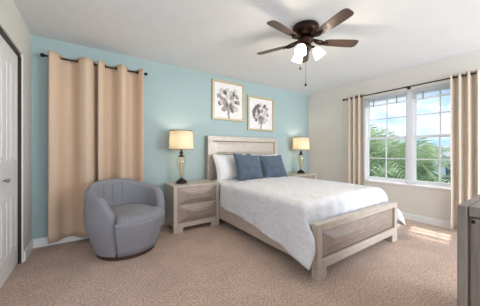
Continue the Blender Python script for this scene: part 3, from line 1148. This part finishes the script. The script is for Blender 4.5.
# ------------------------------------------------------------------ dresser at the right edge
DX, DYF, DH, DW, DD = 0.925, 0.188, 0.95, 1.5, 0.46
dr = thing('dresser', 'grey wood dresser at the right edge, nearest the camera', 'dresser', (DX, DYF - DD, 0))
obj('top', boxes((0.006, DW, 0.0, DD - 0.024, DH - 0.03, DH)), 'grey_wood', dr, bevel=0.003)
obj('face_frame', boxes((0.0, 0.06, DD - 0.022, DD, 0.08, DH), (DW - 0.06, DW, DD - 0.022, DD, 0.08, DH), (0.06, DW - 0.06, DD - 0.022, DD, DH - 0.03, DH),
                        (0.06, DW - 0.06, DD - 0.022, DD, 0.08, 0.15), (0.0, 0.13, DD - 0.06, DD, 0, 0.08), (DW - 0.13, DW, DD - 0.06, DD, 0, 0.08)), 'grey_wood', dr, bevel=0.003)
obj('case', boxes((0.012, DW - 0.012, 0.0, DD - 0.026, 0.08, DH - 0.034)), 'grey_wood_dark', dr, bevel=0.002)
obj('groove_sheet', boxes((0.016, DW - 0.016, DD - 0.027, DD - 0.021, 0.085, DH - 0.005)), 'groove', dr)  # dark sheet that draws the groove line behind the face frame
for r in range(3):
    for c in range(2):
        x0 = 0.066 + c * 0.69
        z0 = 0.156 + r * 0.256
        bm = frustum_panel(bmesh.new(), -(x0 + 0.678), -x0, z0, z0 + 0.248, -(DD - 0.008), (0.13, 0.075), 0.028, 0.02)
        bmesh.ops.rotate(bm, verts=bm.verts, matrix=Matrix.Rotation(PI, 3, 'Z'), cent=(0, 0, 0))
        obj('drawer', bm, 'grey_wood', dr)
bm = bmesh.new()
ball(bm, (0.010, DD - 0.027 - 0.006, 0.905), 0.005, 10)
obj('side_knob', bm, 'bronze', dr, smooth=True)
for x in (0.012, DW - 0.13):
    obj('foot', boxes((x, x + 0.118, 0.0, 0.06, 0.0, 0.08)), 'grey_wood', dr)


# ------------------------------------------------------------------ outside the window (seen from an upper floor)
GZ = -2.9
struct('ground', boxes((5.2, 90, -40, 60, GZ - 0.2, GZ)), 'lawn')


def frond_mesh(L, droop, leaf, seed):
    rnd = random.Random(seed)
    bm = bmesh.new()
    n = 24
    pts = []
    p = Vector((0, 0, 0))
    for k in range(n + 1):
        f = k / n
        pitch = math.radians(84) - droop * f ** 1.3
        pts.append(p.copy())
        p = p + Vector((math.cos(pitch), 0, math.sin(pitch))) * (L / n)
    tube(bm, pts[::2], [0.012 * (1 - 0.8 * i / (len(pts[::2]) - 1)) for i in range(len(pts[::2]))], 5)
    for k in range(3, n + 1):
        f = k / n
        d = (pts[k] - pts[k - 1]).normalized()
        up = Vector((-d.z, 0, d.x))
        ll = leaf * (0.45 + 0.75 * math.sin(PI * min(1, f * 0.9 + 0.08))) * (1.0 if f < 0.85 else 0.7)
        for s in (-1, 1):
            for sub in (0.0,):
                b0 = pts[k] - d * (L / n) * sub
                dir_ = (d * 0.75 + Vector((0, s, 0)) * 0.75 + up * rnd.uniform(0.05, 0.35) + Vector((0, 0, -0.18))).normalized()
                w = d * 0.013
                m1 = b0 + dir_ * ll * 0.55
                tip = b0 + dir_ * ll + Vector((0, 0, -0.20 * ll))
                v = [bm.verts.new(q) for q in (b0 - w * 0.6, b0 + w * 0.8, m1 + w * 1.3, tip, m1 - w * 1.3)]
                bm.faces.new(v)
    return bm


def palm(label, x, y, zc, n, L, seed, leaf=0.40):
    rnd = random.Random(seed)
    t = thing('palm_tree', label, 'palm tree', (x, y, GZ), 0, 'palms outside the window')
    h = zc - GZ
    prof = []
    for k in range(15):
        z = h * k / 14
        prof.append((0.11 - 0.035 * k / 14 + (0.008 if k % 2 else 0), z))
    obj('trunk', lathe(prof, 14), 'bark', t, smooth=True)
    protos = []
    for k in range(n):
        q = k % 4
        if len(protos) < 4:
            o = obj('frond', frond_mesh(L * (0.9 + 0.08 * q), math.radians((58, 84, 108, 130)[q]), leaf, seed * 10 + q), 'frond', t)
            protos.append(o)
        else:
            o = protos[q].copy()
            C.objects.link(o)
            o.parent = t
        o.location = (0, 0, h - 0.02)
        o.rotation_euler = (0, math.radians((4, 10, 20, 38)[q] + rnd.uniform(-6, 6)), 2 * PI * (k * 0.382 + rnd.uniform(-0.03, 0.03)))
    return t


palm('green feathery palm outside, in the left half of the window', 6.1, 3.0, 0.60, 18, 1.65, 3, 0.42)
palm('green feathery palm outside, low in the right half of the window', 6.4, 2.05, 0.22, 18, 1.6, 11, 0.42)
palm('green feathery palm outside, behind the window mullion', 9.4, 3.9, 0.3, 20, 2.2, 21)


def tree(label, x, y, zc, rx, rz, seed):
    rnd = random.Random(seed)
    t = thing('shade_tree', label, 'tree', (x, y, GZ), 0, 'trees beyond the palms')
    h = zc - GZ
    bm = bmesh.new()
    tube(bm, [(0, 0, 0), (0.05, 0.02, h * 0.4), (0, 0, h * 0.9)], [0.14, 0.11, 0.06], 10)
    for k in range(5):
        q = 2 * PI * k / 5
        tube(bm, [(0.02, 0, h * (0.45 + 0.06 * k)), (rx * 0.5 * math.cos(q), rx * 0.5 * math.sin(q), h * 0.8 + 0.2 * k * 0.5)], [0.05, 0.02], 6)
    obj('trunk', bm, 'bark', t, smooth=True)
    bm = bmesh.new()
    for k in range(5200):
        a = rnd.uniform(0, 2 * PI)
        c = rnd.uniform(-1, 1)
        s = math.sqrt(1 - c * c)
        r = rnd.uniform(0.45, 1.0) ** 0.5
        nn = 0.82 + 0.30 * noise.noise(Vector((s * math.cos(a) * 2.2 + seed, s * math.sin(a) * 2.2, c * 2.2)))
        p = Vector((rx * r * nn * s * math.cos(a), rx * r * nn * s * math.sin(a), h + rz * r * nn * c))
        L = rnd.uniform(0.10, 0.2)
        d1 = Vector((rnd.gauss(0, 1), rnd.gauss(0, 1), rnd.gauss(-0.3, 0.7))).normalized()
        d2 = d1.cross(Vector((rnd.gauss(0, 1), rnd.gauss(0, 1), rnd.gauss(0, 1)))).normalized()
        bm.faces.new([bm.verts.new(q) for q in (p - d1 * L * 0.5, p + d2 * L * 0.28, p + d1 * L * 0.5, p - d2 * L * 0.28)])
    obj('foliage', bm, 'leaf', t)
    return t


tree('leafy green tree outside the window, far left behind the palms', 11.5, 5.8, -1.0, 1.9, 1.75, 5)
tree('leafy green tree outside the window, middle behind the palms', 11.8, 3.9, -1.1, 1.6, 1.6, 6)
tree('leafy green tree outside the window, right side below the pale house', 11.6, 2.3, -1.1, 1.5, 1.45, 8)

struct('sun_cutting_eave', boxes((XR + 0.14, XR + 0.62, -2.0, 5.0, 2.55, 2.7)), 'white')  # unseen overhang, added to cut the sun patch on the carpet short

# a pale neighbouring house
hs = thing('neighbouring_house', 'pale house with a grey roof seen low through the right window panes', 'house', (26, 6.0, GZ))
obj('wall', boxes((0, 9, -4.5, 2.6, 0, 3.55)), 'stucco', hs)
bm = bmesh.new()
a = [bm.verts.new(p) for p in ((-0.5, -5.0, 3.55), (9.5, -5.0, 3.55), (9.5, 3.1, 3.55), (-0.5, 3.1, 3.55))]
b = [bm.verts.new(p) for p in ((3.0, -1.4, 4.75), (6.0, -1.4, 4.75), (6.0, -0.6, 4.75), (3.0, -0.6, 4.75))]
for k in range(4):
    j = (k + 1) % 4
    bm.faces.new((a[k], a[j], b[j], b[k]))
bm.faces.new(b)
bm.faces.new(a[::-1])
obj('roof', bm, 'roof', hs)
for y in (-3.2, -0.9, 1.2):
    obj('window', boxes((-0.04, 0.02, y, y + 0.9, 1.6, 2.9)), 'dark_pane', hs)
